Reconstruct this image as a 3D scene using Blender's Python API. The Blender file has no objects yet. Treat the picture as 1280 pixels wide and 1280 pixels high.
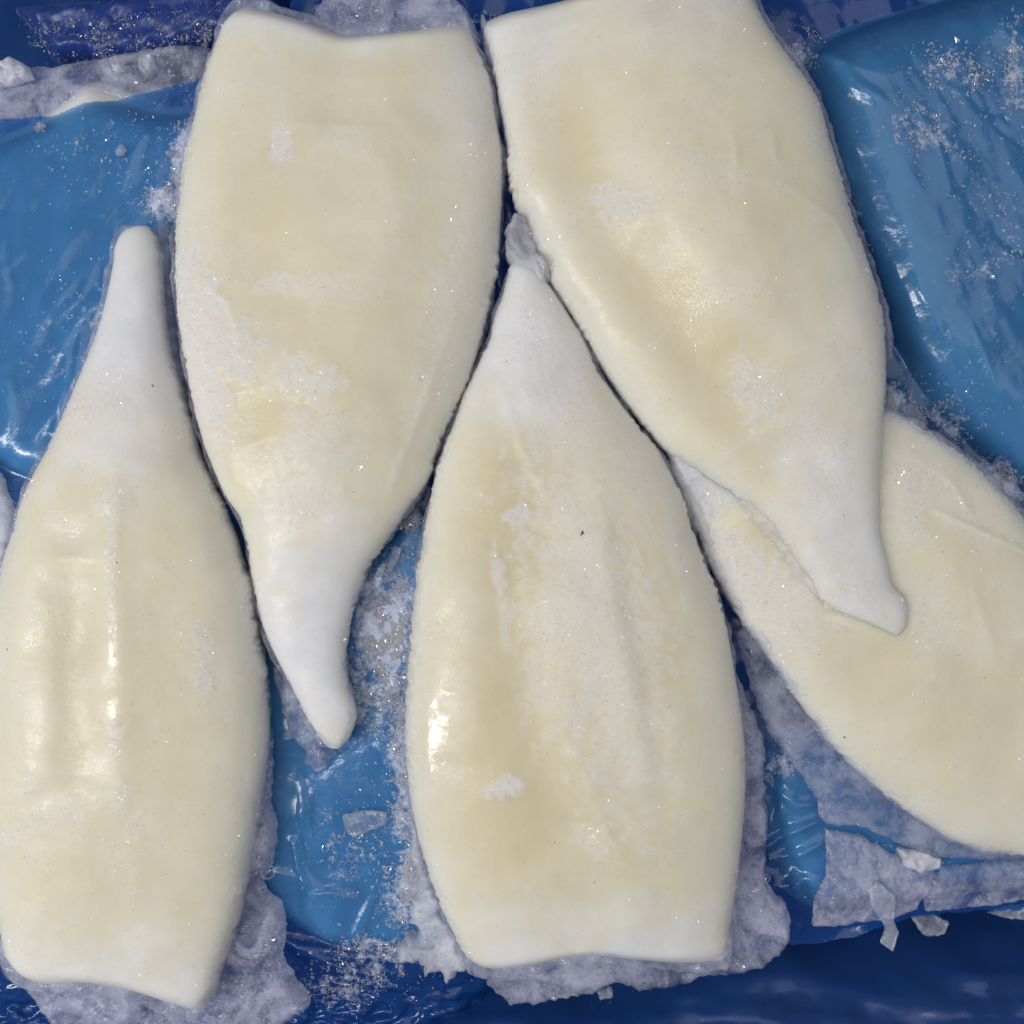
import bpy, math
import numpy as np
from mathutils import Vector
S = bpy.context.scene
C = S.collection
RNG = np.random.default_rng(7)

# ------------------------------------------------------------------ camera, light, exposure
HC = 0.42                     # camera height above the layer of squid (m)
FW = 0.36                     # width of the picture at z = 0 (m)
K = FW / 1280.0
cam = bpy.data.cameras.new('camera')
cam_o = bpy.data.objects.new('camera', cam); C.objects.link(cam_o)
cam_o.location = (0, 0, HC)
cam.sensor_width = 36; cam.lens = 36 * HC / FW
cam.clip_start = 0.01; cam.clip_end = 50
S.camera = cam_o

W = bpy.data.worlds.new('World'); S.world = W; W.use_nodes = True
W.node_tree.nodes['Background'].inputs[0].default_value = (0.80, 0.84, 1.0, 1)
W.node_tree.nodes['Background'].inputs[1].default_value = 0.20

def area(name, loc, target, sx, sy, power, col):
    l = bpy.data.lights.new(name, 'AREA'); l.shape = 'RECTANGLE'; l.size = sx; l.size_y = sy
    l.energy = power; l.color = col
    o = bpy.data.objects.new(name, l); C.objects.link(o); o.location = loc
    d = Vector(target) - Vector(loc)
    o.rotation_euler = d.to_track_quat('-Z', 'Y').to_euler()
    return o
area('ceiling_strip_lamp', (-1.05, -0.32, 1.15), (0, 0, 0), 0.14, 0.7, 11.0, (1.0, 0.98, 0.96))
area('ceiling_strip_lamp', (-0.55, -0.22, 1.50), (0, 0, 0), 0.10, 0.45, 3.4, (1.0, 0.98, 0.96))
area('overhead_fill_light', (0.15, 0.35, 2.0), (0, 0, 0), 1.5, 1.5, 9.0, (1.0, 0.975, 0.955))  # added soft overhead fill, standing in for light bounced off the ceiling
S.view_settings.view_transform = 'Standard'
S.view_settings.look = 'None'
S.view_settings.exposure = 0.0
S.view_settings.gamma = 1.0
S.cycles.max_bounces = 10
S.cycles.transparent_max_bounces = 16
S.cycles.caustics_reflective = False
S.cycles.caustics_refractive = False
S.cycles.use_denoising = True

# ------------------------------------------------------------------ numeric helpers
def wx(px, z): return (np.asarray(px, float) - 640.0) * K * (1 - np.asarray(z) / HC)
def wy(py, z): return (640.0 - np.asarray(py, float)) * K * (1 - np.asarray(z) / HC)

def _hash(ix, iy, seed):
    h = (ix.astype(np.int64) * 374761393 + iy.astype(np.int64) * 668265263 + seed * 982451653) & 0xFFFFFFFF
    h = ((h ^ (h >> 13)) * 1274126177) & 0xFFFFFFFF
    h = ((h ^ (h >> 16)) * 2246822519) & 0xFFFFFFFF
    return (h ^ (h >> 15)) & 0xFFFFFFFF
def noise(x, y, seed=0):
    x = np.asarray(x, float); y = np.asarray(y, float)
    xi = np.floor(x); yi = np.floor(y); fx = x - xi; fy = y - yi
    xi = xi.astype(np.int64); yi = yi.astype(np.int64)
    def g(ix, iy, dx, dy):
        a = _hash(ix, iy, seed) * (2 * math.pi / 4294967296.0)
        return np.cos(a) * dx + np.sin(a) * dy
    u = fx * fx * fx * (fx * (fx * 6 - 15) + 10); v = fy * fy * fy * (fy * (fy * 6 - 15) + 10)
    a = g(xi, yi, fx, fy); b = g(xi + 1, yi, fx - 1, fy)
    c = g(xi, yi + 1, fx, fy - 1); d = g(xi + 1, yi + 1, fx - 1, fy - 1)
    return 1.5 * ((a * (1 - u) + b * u) * (1 - v) + (c * (1 - u) + d * u) * v)
def fbm(x, y, seed=0, octv=4, gain=0.5):
    s = 0; a = 1.0; f = 1.0
    for k in range(octv):
        s = s + a * noise(np.asarray(x) * f + 17.3 * k, np.asarray(y) * f - 9.1 * k, seed + k); a *= gain; f *= 2.03
    return s
def sstep(a, b, x):
    t = np.clip((x - a) / (b - a), 0, 1); return t * t * (3 - 2 * t)

def spline(pts, n, closed=False):
    """Catmull-Rom through pts, n samples even in arc length"""
    p = np.asarray(pts, float)
    if closed: q = np.vstack([p[-1], p, p[0], p[1]])
    else: q = np.vstack([2 * p[0] - p[1], p, 2 * p[-1] - p[-2]])
    out = []
    for i in range(1, len(q) - 2):
        t = np.linspace(0, 1, 16, endpoint=False)[:, None]
        a, b, c, d = q[i - 1], q[i], q[i + 1], q[i + 2]
        out.append(0.5 * (2 * b + (c - a) * t + (2 * a - 5 * b + 4 * c - d) * t ** 2 + (3 * b - a - 3 * c + d) * t ** 3))
    out = np.vstack(out + [q[-2][None]])
    L = np.r_[0, np.cumsum(np.hypot(*np.diff(out, axis=0).T))]
    s = np.linspace(0, L[-1], n + (1 if closed else 0))
    r = np.c_[np.interp(s, L, out[:, 0]), np.interp(s, L, out[:, 1])]
    return r[:-1] if closed else r

def jag(poly, amp, wl, seed, n=None, sharp=False):
    """smooth closed outline with a ragged edge of amplitude amp (px)"""
    per = np.hypot(*np.diff(np.vstack([poly, poly[:1]]), axis=0).T).sum()
    n = n or int(max(24, min(420, per / 3.0)))
    if sharp:
        q = np.vstack([poly, poly[:1]]).astype(float); L_ = np.r_[0, np.cumsum(np.hypot(*np.diff(q, axis=0).T))]
        s_ = np.linspace(0, L_[-1], n, endpoint=False); p = np.c_[np.interp(s_, L_, q[:, 0]), np.interp(s_, L_, q[:, 1])]
    else: p = spline(poly, n, True)
    t = np.roll(p, -1, 0) - np.roll(p, 1, 0); t /= np.maximum(np.hypot(*t.T)[:, None], 1e-6)
    nn = np.c_[-t[:, 1], t[:, 0]]
    return p + nn * (amp * fbm(p[:, 0] / wl, p[:, 1] / wl, seed, 3, 0.65))[:, None]

def sdf(px, py, poly):
    """signed distance (inside > 0) and nearest point on the outline"""
    P = np.c_[px, py]; n = len(P)
    best = np.full(n, 1e18); near = np.zeros((n, 2)); inside = np.zeros(n, bool)
    A = np.asarray(poly, float); B = np.roll(A, -1, 0)
    for a, b in zip(A, B):
        d = b - a; L = max(d @ d, 1e-12)
        t = np.clip(((P - a) @ d) / L, 0, 1)
        q = a + t[:, None] * d
        dd = ((P - q) ** 2).sum(1)
        m = dd < best
        best[m] = dd[m]; near[m] = q[m]
        if a[1] != b[1]:
            c = (a[1] > P[:, 1]) != (b[1] > P[:, 1])
            xi = (b[0] - a[0]) * (P[:, 1] - a[1]) / (b[1] - a[1]) + a[0]
            inside ^= c & (P[:, 0] < xi)
    return np.where(inside, 1, -1) * np.sqrt(best), near

def line_d(px, py, pts):
    px = np.asarray(px, float); py = np.asarray(py, float)
    best = np.full(px.shape, 1e18); par = np.zeros(px.shape)
    n = len(pts) - 1
    for i in range(n):
        a = np.array(pts[i], float); d = np.array(pts[i + 1], float) - a
        t = np.clip(((px - a[0]) * d[0] + (py - a[1]) * d[1]) / (d @ d), 0, 1)
        dd = (px - a[0] - t * d[0]) ** 2 + (py - a[1] - t * d[1]) ** 2
        m = dd < best
        best = np.where(m, dd, best); par = np.where(m, (i + t) / n, par)
    return np.sqrt(best), par
def ridge(px, py, pts, w, amp):
    d, t = line_d(px, py, pts)
    return amp * np.exp(-(d / w) ** 2) * (0.35 + 0.65 * np.sin(np.pi * np.clip(t, 0.02, 0.98)) ** 0.5)
def blob(px, py, cx, cy, rx, ry, rot=0, soft=0.3, rough=0.45, wl=26, seed=3):
    a = math.radians(rot); c, s = math.cos(a), math.sin(a)
    dx, dy = px - cx, py - cy
    d = np.hypot((dx * c + dy * s) / rx, (-dx * s + dy * c) / ry) + rough * fbm(px / wl, py / wl, seed, 4, 0.6) * 0.8
    return 1 - sstep(1 - soft, 1 + soft, d)

# ------------------------------------------------------------------ object helpers
def mesh_obj(name, V, F, mat, parent=None, smooth=True, col=None):
    me = bpy.data.meshes.new(name)
    V = np.asarray(V, np.float32); F = np.asarray(F, np.int32)
    k = F.shape[1]
    me.vertices.add(len(V)); me.vertices.foreach_set('co', V.ravel())
    me.loops.add(F.size); me.loops.foreach_set('vertex_index', F.ravel())
    me.polygons.add(len(F)); me.polygons.foreach_set('loop_start', np.arange(0, F.size, k, dtype=np.int32))
    me.polygons.foreach_set('use_smooth', np.full(len(F), smooth))
    me.update(calc_edges=True); me.validate()
    if col is not None:
        at = me.color_attributes.new('zone', 'FLOAT_COLOR', 'POINT')
        at.data.foreach_set('color', np.c_[col, np.zeros((len(col), 4 - col.shape[1]))].astype(np.float32).ravel())
    me.materials.append(mat)
    o = bpy.data.objects.new(name, me); C.objects.link(o)
    if parent is not None:
        o.parent = parent
        if parent.location.length: o.matrix_parent_inverse.translation = -parent.location
    return o
def empty(name, loc=(0, 0, 0)):
    o = bpy.data.objects.new(name, None); C.objects.link(o); o.location = loc; o.empty_display_size = 0.02; return o
def tag(o, label=None, cat=None, group=None, kind=None):
    for k, v in (('label', label), ('category', cat), ('group', group), ('kind', kind)):
        if v: o[k] = v
    return o

# ------------------------------------------------------------------ materials
def new_mat(name):
    m = bpy.data.materials.new(name); m.use_nodes = True
    nt = m.node_tree; nt.nodes.clear()
    out = nt.nodes.new('ShaderNodeOutputMaterial')
    return m, nt, out
def N(nt, t, **kw):
    n = nt.nodes.new(t)
    for k, v in kw.items():
        if k.startswith('i_'):
            n.inputs[k[2:].replace('_', ' ')].default_value = v
        else: setattr(n, k, v)
    return n
def tex(nt, scale, detail=4, rough=0.6, coord=None, dist=0.0):
    n = N(nt, 'ShaderNodeTexNoise'); n.inputs['Scale'].default_value = scale
    n.inputs['Detail'].default_value = detail; n.inputs['Roughness'].default_value = rough
    n.inputs['Distortion'].default_value = dist
    if coord is not None: nt.links.new(coord, n.inputs['Vector'])
    return n
def ramp(nt, src, a, b, lo=0.0, hi=1.0):
    n = N(nt, 'ShaderNodeMapRange', interpolation_type='SMOOTHSTEP')
    n.inputs['From Min'].default_value = a; n.inputs['From Max'].default_value = b
    n.inputs['To Min'].default_value = lo; n.inputs['To Max'].default_value = hi
    nt.links.new(src, n.inputs['Value']); return n.outputs['Result']
def mixc(nt, fac, a, b):
    n = N(nt, 'ShaderNodeMix', data_type='RGBA')
    for s, v in ((n.inputs[0], fac), (n.inputs[6], a), (n.inputs[7], b)):
        if hasattr(v, 'is_linked'): nt.links.new(v, s)
        else: s.default_value = v
    return n.outputs[2]
def mth(nt, op, a, b=None):
    n = N(nt, 'ShaderNodeMath', operation=op)
    for s, v in zip(n.inputs, (a, b)):
        if v is None: continue
        if hasattr(v, 'is_linked'): nt.links.new(v, s)
        else: s.default_value = v
    return n.outputs[0]
def bump(nt, height, strength, dist, prev=None):
    n = N(nt, 'ShaderNodeBump'); n.inputs['Distance'].default_value = dist
    if hasattr(strength, 'is_linked'): nt.links.new(strength, n.inputs['Strength'])
    else: n.inputs['Strength'].default_value = strength
    nt.links.new(height, n.inputs['Height'])
    if prev is not None: nt.links.new(prev, n.inputs['Normal'])
    return n.outputs['Normal']

def squid_mat():
    m, nt, out = new_mat('frozen_squid')
    L = nt.links
    co = N(nt, 'ShaderNodeNewGeometry').outputs['Position']
    at = N(nt, 'ShaderNodeVertexColor', layer_name='zone')
    sp = N(nt, 'ShaderNodeSeparateColor'); L.new(at.outputs['Color'], sp.inputs['Color'])
    white, frost, yel = sp.outputs[0], sp.outputs[1], sp.outputs[2]
    mott = tex(nt, 70, 5, 0.62, co)
    fine = tex(nt, 420, 4, 0.65, co)
    grain = tex(nt, 1500, 3, 0.7, co)
    base = mixc(nt, ramp(nt, mott.outputs['Fac'], 0.25, 0.75), (0.785, 0.74, 0.565, 1), (0.81, 0.77, 0.64, 1))
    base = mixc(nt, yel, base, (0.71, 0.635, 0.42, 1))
    base = mixc(nt, white, base, mixc(nt, ramp(nt, mott.outputs['Fac'], 0.35, 0.68), (0.76, 0.77, 0.78, 1), (0.83, 0.83, 0.84, 1)))
    # specks of rime caught everywhere, dense where it is frosted
    speck = ramp(nt, fine.outputs['Fac'], 0.60, 0.72)
    fm = mth(nt, 'MAXIMUM', mth(nt, 'MULTIPLY', frost, ramp(nt, fine.outputs['Fac'], 0.30, 0.55, 0.45, 1.0)), mth(nt, 'MULTIPLY', speck, 0.16))
    base = mixc(nt, fm, base, (0.82, 0.785, 0.765, 1))
    rough = mth(nt, 'ADD', 0.36, mth(nt, 'MULTIPLY', fm, 0.30))
    b = N(nt, 'ShaderNodeBsdfPrincipled')
    L.new(base, b.inputs['Base Color']); L.new(rough, b.inputs['Roughness'])
    b.inputs['Subsurface Weight'].default_value = 0.85
    b.inputs['Subsurface Radius'].default_value = (1.0, 0.85, 0.6)
    b.inputs['Subsurface Scale'].default_value = 0.010
    b.inputs['IOR'].default_value = 1.33
    n1 = bump(nt, mott.outputs['Fac'], 0.10, 0.002)
    n2 = bump(nt, fine.outputs['Fac'], ramp(nt, fm, 0, 1, 0.14, 0.6), 0.0009, n1)
    n3 = bump(nt, grain.outputs['Fac'], ramp(nt, fm, 0, 1, 0.10, 0.6), 0.0004, n2)
    L.new(n3, b.inputs['Normal'])
    wet = tex(nt, 42, 3, 0.6, co, 0.8)
    L.new(mth(nt, 'MULTIPLY', ramp(nt, fm, 0, 0.8, 1.0, 0.3), mth(nt, 'MAXIMUM', ramp(nt, wet.outputs['Fac'], 0.56, 0.72, 0.08, 0.24), mth(nt, 'MULTIPLY', at.outputs['Alpha'], ramp(nt, fine.outputs['Fac'], 0.38, 0.5, 0.35, 1.0)))), b.inputs['Coat Weight'])
    L.new(ramp(nt, fm, 0, 1, 0.055, 0.4), b.inputs['Coat Roughness'])
    L.new(n2, b.inputs['Coat Normal'])
    L.new(b.outputs[0], out.inputs[0])
    return m

def ice_mat(name, cloud_lo, cloud_hi, colour, gloss=0.12, bs=0.5):
    """cloudy ice: part clear, part white, wet surface"""
    m, nt, out = new_mat(name); L = nt.links
    co = N(nt, 'ShaderNodeNewGeometry').outputs['Position']
    n_a = tex(nt, 60, 5, 0.62, co, 0.9); n_b = tex(nt, 700, 4, 0.7, co)
    tr = N(nt, 'ShaderNodeBsdfTransparent'); tr.inputs[0].default_value = (0.93, 0.95, 0.99, 1)
    di = N(nt, 'ShaderNodeBsdfDiffuse'); di.inputs[0].default_value = colour
    tl = N(nt, 'ShaderNodeBsdfTranslucent'); tl.inputs[0].default_value = colour
    md = N(nt, 'ShaderNodeMixShader'); md.inputs[0].default_value = 0.22
    L.new(di.outputs[0], md.inputs[1]); L.new(tl.outputs[0], md.inputs[2])
    mx = N(nt, 'ShaderNodeMixShader')
    cl = mth(nt, 'ADD', mth(nt, 'MULTIPLY', n_a.outputs['Fac'], 0.75), mth(nt, 'MULTIPLY', n_b.outputs['Fac'], 0.25))
    at = N(nt, 'ShaderNodeVertexColor', layer_name='zone')
    sp = N(nt, 'ShaderNodeSeparateColor'); L.new(at.outputs['Color'], sp.inputs['Color'])
    rim = mth(nt, 'MULTIPLY', sp.outputs[0], ramp(nt, n_b.outputs['Fac'], 0.35, 0.6, 0.2, 0.95))
    L.new(mth(nt, 'MAXIMUM', ramp(nt, cl, 0.38, 0.62, cloud_lo, cloud_hi), rim), mx.inputs[0])
    L.new(tr.outputs[0], mx.inputs[1]); L.new(md.outputs[0], mx.inputs[2])
    gl = N(nt, 'ShaderNodeBsdfGlossy'); gl.inputs['Roughness'].default_value = gloss
    nb = bump(nt, n_b.outputs['Fac'], bs, 0.0012, bump(nt, n_a.outputs['Fac'], bs, 0.004))
    L.new(nb, gl.inputs['Normal'])
    n_d = bump(nt, n_b.outputs['Fac'], bs * 0.4, 0.0012)
    L.new(n_d, di.inputs['Normal'])
    fr = N(nt, 'ShaderNodeFresnel'); fr.inputs['IOR'].default_value = 1.31; L.new(nb, fr.inputs['Normal'])
    fin = N(nt, 'ShaderNodeMixShader')
    L.new(mth(nt, 'MINIMUM', fr.outputs[0], 0.20), fin.inputs[0]); L.new(mx.outputs[0], fin.inputs[1]); L.new(gl.outputs[0], fin.inputs[2])
    L.new(fin.outputs[0], out.inputs[0])
    return m

def film_mat(name, tint, body, see, breath=0.16, gloss=0.16):
    m, nt, out = new_mat(name); L = nt.links
    co = N(nt, 'ShaderNodeNewGeometry').outputs['Position']
    n_a = tex(nt, 60, 4, 0.55, co, 0.5); n_b = tex(nt, 900, 3, 0.6, co)
    tr = N(nt, 'ShaderNodeBsdfTransparent'); tr.inputs[0].default_value = tint
    di = N(nt, 'ShaderNodeBsdfDiffuse'); di.inputs[0].default_value = body
    tl = N(nt, 'ShaderNodeBsdfTranslucent'); tl.inputs[0].default_value = body
    md = N(nt, 'ShaderNodeMixShader'); md.inputs[0].default_value = 0.35
    L.new(di.outputs[0], md.inputs[1]); L.new(tl.outputs[0], md.inputs[2])
    # breath of rime on the film
    rime = N(nt, 'ShaderNodeBsdfDiffuse'); rime.inputs[0].default_value = (0.62, 0.68, 0.84, 1)
    mr = N(nt, 'ShaderNodeMixShader')
    n_c = tex(nt, 260, 6, 0.75, co)
    at = N(nt, 'ShaderNodeVertexColor', layer_name='zone')
    sp = N(nt, 'ShaderNodeSeparateColor'); L.new(at.outputs['Color'], sp.inputs['Color'])
    nz = mth(nt, 'ADD', mth(nt, 'MULTIPLY', n_c.outputs['Fac'], 0.7), mth(nt, 'MULTIPLY', n_a.outputs['Fac'], 0.3))
    L.new(mth(nt, 'MAXIMUM', ramp(nt, nz, 0.54, 0.72, 0.0, breath), ramp(nt, mth(nt, 'ADD', nz, mth(nt, 'MULTIPLY', sp.outputs[0], 0.30)), 0.62, 0.80, 0.0, 0.85)), mr.inputs[0])
    mx = N(nt, 'ShaderNodeMixShader'); mx.inputs[0].default_value = 1 - see
    L.new(tr.outputs[0], mx.inputs[1]); L.new(md.outputs[0], mx.inputs[2])
    L.new(mx.outputs[0], mr.inputs[1]); L.new(rime.outputs[0], mr.inputs[2])
    gl = N(nt, 'ShaderNodeBsdfGlossy'); gl.inputs['Roughness'].default_value = gloss
    nb = bump(nt, n_b.outputs['Fac'], 0.06, 0.0006, bump(nt, n_a.outputs['Fac'], 0.10, 0.005))
    L.new(nb, gl.inputs['Normal'])
    fr = N(nt, 'ShaderNodeFresnel'); fr.inputs['IOR'].default_value = 1.5; L.new(nb, fr.inputs['Normal'])
    fin = N(nt, 'ShaderNodeMixShader')
    L.new(fr.outputs[0], fin.inputs[0]); L.new(mr.outputs[0], fin.inputs[1]); L.new(gl.outputs[0], fin.inputs[2])
    L.new(fin.outputs[0], out.inputs[0])
    return m

M_SQUID = squid_mat()
M_GLAZE = ice_mat('cloudy_ice', 0.05, 0.46, (0.84, 0.85, 1.0, 1), 0.04, 0.22)
M_BLUEICE = ice_mat('see_through_ice', 0.03, 0.34, (0.84, 0.86, 1.0, 1), 0.04, 0.24)
M_CLEAR = ice_mat('clear_ice', 0.10, 0.32, (0.84, 0.87, 0.99, 1), 0.06, 0.12)
M_RIME = ice_mat('flesh_rime', 0.75, 1.0, (0.86, 0.83, 0.77, 1), 0.25, 0.25)
M_FROST = ice_mat('white_frost', 0.35, 0.80, (0.92, 0.93, 0.99, 1), 0.2, 0.4)
M_CHIP = ice_mat('ice_chip', 0.08, 0.32, (0.84, 0.87, 0.96, 1), 0.08, 0.12)
def grain_mat():
    m, nt, out = new_mat('ice_grain'); L = nt.links
    di = N(nt, 'ShaderNodeBsdfDiffuse'); di.inputs[0].default_value = (0.92, 0.92, 0.95, 1)
    tl = N(nt, 'ShaderNodeBsdfTranslucent'); tl.inputs[0].default_value = (0.95, 0.95, 0.98, 1)
    tr = N(nt, 'ShaderNodeBsdfTransparent')
    gl = N(nt, 'ShaderNodeBsdfGlossy'); gl.inputs['Roughness'].default_value = 0.1
    a = N(nt, 'ShaderNodeMixShader'); a.inputs[0].default_value = 0.5; L.new(di.outputs[0], a.inputs[1]); L.new(tl.outputs[0], a.inputs[2])
    b = N(nt, 'ShaderNodeMixShader'); b.inputs[0].default_value = 0.60; L.new(a.outputs[0], b.inputs[1]); L.new(tr.outputs[0], b.inputs[2])
    c = N(nt, 'ShaderNodeMixShader'); c.inputs[0].default_value = 0.08; L.new(b.outputs[0], c.inputs[1]); L.new(gl.outputs[0], c.inputs[2])
    L.new(c.outputs[0], out.inputs[0]); return m
M_GRAIN = grain_mat()
def spark_mat():
    m, nt, out = new_mat('clear_rime'); L = nt.links
    tr = N(nt, 'ShaderNodeBsdfTransparent')
    gl = N(nt, 'ShaderNodeBsdfGlossy'); gl.inputs['Roughness'].default_value = 0.12
    c = N(nt, 'ShaderNodeMixShader'); c.inputs[0].default_value = 0.10; L.new(tr.outputs[0], c.inputs[1]); L.new(gl.outputs[0], c.inputs[2])
    L.new(c.outputs[0], out.inputs[0]); return m
M_SPARK = spark_mat()
M_FILM = film_mat('blue_film', (0.42, 0.75, 0.93, 1), (0.009, 0.155, 0.70, 1), 0.68, 0.12)
M_FOLD = film_mat('frosted_blue_plastic', (0.2, 0.4, 0.7, 1), (0.02, 0.07, 0.36, 1), 0.15, 0.3, 0.35)
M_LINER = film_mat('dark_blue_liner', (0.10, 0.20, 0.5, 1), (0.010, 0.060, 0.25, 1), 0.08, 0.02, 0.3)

# ------------------------------------------------------------------ the layer below and the film draped over it
LOWER = {   # outline (px), top height (m), edge radius (px)
 'left':   ([(-140,190),(-60,150),(10,120),(52,92),(92,66),(150,80),(200,98),(275,84),(320,120),(335,400),(262,560),(150,650),(40,640),(-60,600),(-160,560)], -0.003, 80),
 'right':  ([(990,50),(1040,8),(1150,-30),(1330,-60),(1460,60),(1480,420),(1430,690),(1330,680),(1250,618),(1190,556),(1130,484),(1082,396),(1044,290),(1010,205),(988,120)], 0.004, 120),
 'middle': ([(275,640),(420,680),(520,600),(600,700),(640,900),(620,1120),(570,1215),(470,1222),(375,1200),(290,1110),(262,900)], -0.0035, 55),
 'corner': ([(960,900),(1060,890),(1200,960),(1420,1000),(1430,1130),(1260,1140),(1120,1155),(1030,1165),(985,1120),(955,1030)], -0.006, 50),
}
ZDEEP = -0.034
def lower_h(key, px, py):
    poly, top, r = LOWER[key]
    d, _ = sdf(px, py, spline(poly, 140, True))
    q = np.clip(d / r, 0, 1)
    h = ZDEEP - 0.006 + (top - ZDEEP + 0.006) * np.sqrt(np.clip(1 - (1 - q) ** 2.4, 0, 1))
    return np.where(d > 0, h, ZDEEP - 0.006), d

CREASES = [  # polyline, half width px, height m
 ([(968,985),(1000,1012),(1026,1010)], 5, 0.0014), ([(960,1072),(992,1046),(1030,1030)], 5, 0.0022),
 ([(962,1085),(1000,1075),(1030,1060)], 5, 0.0018), ([(975,1040),(982,1018),(978,1000)], 4, 0.0016),
 ([(985,1120),(1012,1105),(1024,1112)], 6, 0.002), ([(1000,1100),(1004,1130),(1010,1170)], 5, 0.002),
 ([(66,540),(74,500),(82,440)], 4, 0.0013), ([(72,560),(86,500),(100,420)], 5, 0.0015), ([(4,560),(8,520),(0,480)], 9, 0.0016),
 ([(30,430),(70,370),(120,320)], 9, 0.0012), ([(50,470),(95,400),(150,350)], 8, 0.0012), ([(20,420),(60,330),(110,270)], 12, 0.0010),
 ([(366,1055),(372,1090),(386,1120)], 4, 0.0018), ([(378,985),(376,1020),(380,1050)], 5, 0.0012), ([(386,1122),(410,1118),(440,1125)], 4, 0.0012),
 ([(1118,385),(1150,430),(1190,500)], 7, 0.0010), ([(1128,360),(1165,440),(1215,510)], 9, 0.0012), ([(1140,350),(1160,395),(1175,430)], 5, 0.0009),
 ([(1030,60),(1060,110),(1090,130)], 8, 0.0012), ([(1045,180),(1070,260),(1120,340)], 10, 0.0010),
 ([(370,1195),(420,1215),(520,1240)], 6, 0.003), ([(330,1180),(430,1200),(560,1215)], 6, 0.002), ([(380,1260),(450,1240),(560,1262)], 7, 0.003),
 ([(0,1215),(30,1245),(60,1290)], 8, 0.002), ([(590,10),(650,22),(740,4)], 7, 0.0015),
]
_rg = np.random.default_rng(77)
for k in range(34):
    if k < 16: x, y, a = _rg.uniform(-20, 210), _rg.uniform(170, 600), math.radians(_rg.normal(125, 18))
    elif k < 22: x, y, a = _rg.uniform(360, 500), _rg.uniform(950, 1180), math.radians(_rg.normal(80, 35))
    else: x, y, a = _rg.uniform(1030, 1270), _rg.uniform(60, 600), math.radians(_rg.normal(62, 10))
    l = _rg.uniform(18, 60); b_ = a + _rg.normal(0, 0.25)
    CREASES.append(([(x - l * math.cos(a), y - l * math.sin(a)), (x, y), (x + l * math.cos(b_), y + l * math.sin(b_))], _rg.uniform(3.2, 5), _rg.choice([-1, 1]) * _rg.uniform(0.0003, 0.0008)))
def film_h(px, py):
    px = np.asarray(px, float); py = np.asarray(py, float)
    h = np.full(px.shape, ZDEEP)
    for k in LOWER:
        hk, d = lower_h(k, px, py)
        tent = LOWER[k][1] - 0.004 - np.clip(-d, 0, 400) * K * 0.95        # film sags away from what carries it
        h = np.maximum(h, np.where(d > 0, hk, -1)); h = np.maximum(h, np.minimum(tent, -0.0065) if k != 'right' else np.minimum(tent, -0.010))
    h = h + 0.0011
    base = -0.0090 + 0.003 * fbm(px / 90, py / 90, 5, 2)
    edge = sstep(1195, 1300, py + 8 * noise(px / 40, py / 40, 9) - 30 * (px > 650))
    floor = base * (1 - edge) + (ZDEEP + 0.019 * sstep(660, 560, px)) * edge + 0.0022 * edge * (1 - 2 * np.abs(fbm(px / 60 + py / 50, py / 34 - px / 120, 19, 3)))
    h = np.maximum(h * (1 - edge) + np.minimum(h, floor) * edge, floor)
    right = sdf(px.ravel(), py.ravel(), spline(LOWER['right'][0], 140, True))[0].reshape(px.shape)
    h = h + 0.0005 * fbm(px / 60, py / 80, 11, 2) + 0.00005 * fbm(px / 14, py / 20, 12, 2) + sstep(980, 1040, px) * sstep(640, 560, py) * 0.00022 * fbm((px * 0.86 - py * 0.5) / 26, (px * 0.5 + py * 0.86) / 110, 15, 3)
    for pts, w, a in CREASES:
        x0, x1 = min(p[0] for p in pts) - 40, max(p[0] for p in pts) + 40
        y0, y1 = min(p[1] for p in pts) - 40, max(p[1] for p in pts) + 40
        m = (px > x0) & (px < x1) & (py > y0) & (py < y1)
        if m.any():
            h[m] += ridge(px[m], py[m], pts, w * 1.1, a * (0.55 if px[m].mean() < 160 and py[m].mean() < 700 else 0.9))
    return h

def grid_in(poly, step, grow=0.0):
    poly = np.asarray(poly, float)
    x0, y0 = poly.min(0) - step; x1, y1 = poly.max(0) + step
    nx = int((x1 - x0) / step) + 2; ny = int((y1 - y0) / step) + 2
    gx, gy = np.meshgrid(x0 + step * np.arange(nx), y0 + step * np.arange(ny))
    d, near = sdf(gx.ravel(), gy.ravel(), poly)
    keep = d > -0.75 * step
    P = np.c_[gx.ravel(), gy.ravel()]
    out = keep & (d < 0)
    P[out] = near[out]; d = np.where(out, 0, d)
    idx = np.arange(nx * ny).reshape(ny, nx)
    q = np.stack([idx[:-1, :-1], idx[1:, :-1], idx[1:, 1:], idx[:-1, 1:]], -1).reshape(-1, 4)
    q = q[keep[q].all(1)]
    used = np.unique(q); remap = np.full(nx * ny, -1); remap[used] = np.arange(len(used))
    return P[used], d[used], remap[q]

def border_edges(F, n):
    e = np.concatenate([F[:, [0, 1]], F[:, [1, 2]], F[:, [2, 3]], F[:, [3, 0]]])
    key = e[:, 0].astype(np.int64) * n + e[:, 1]; rkey = e[:, 1].astype(np.int64) * n + e[:, 0]
    return e[~np.isin(key, rkey)]

def sheet(name, poly, step, hfun, mat, parent=None, col=None):
    P, d, F = grid_in(poly, step)
    z = hfun(P[:, 0], P[:, 1])
    V = np.c_[wx(P[:, 0], 0), wy(P[:, 1], 0), z]
    return mesh_obj(name, V, F, mat, parent, col=col(P[:, 0], P[:, 1]) if col else None)

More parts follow.
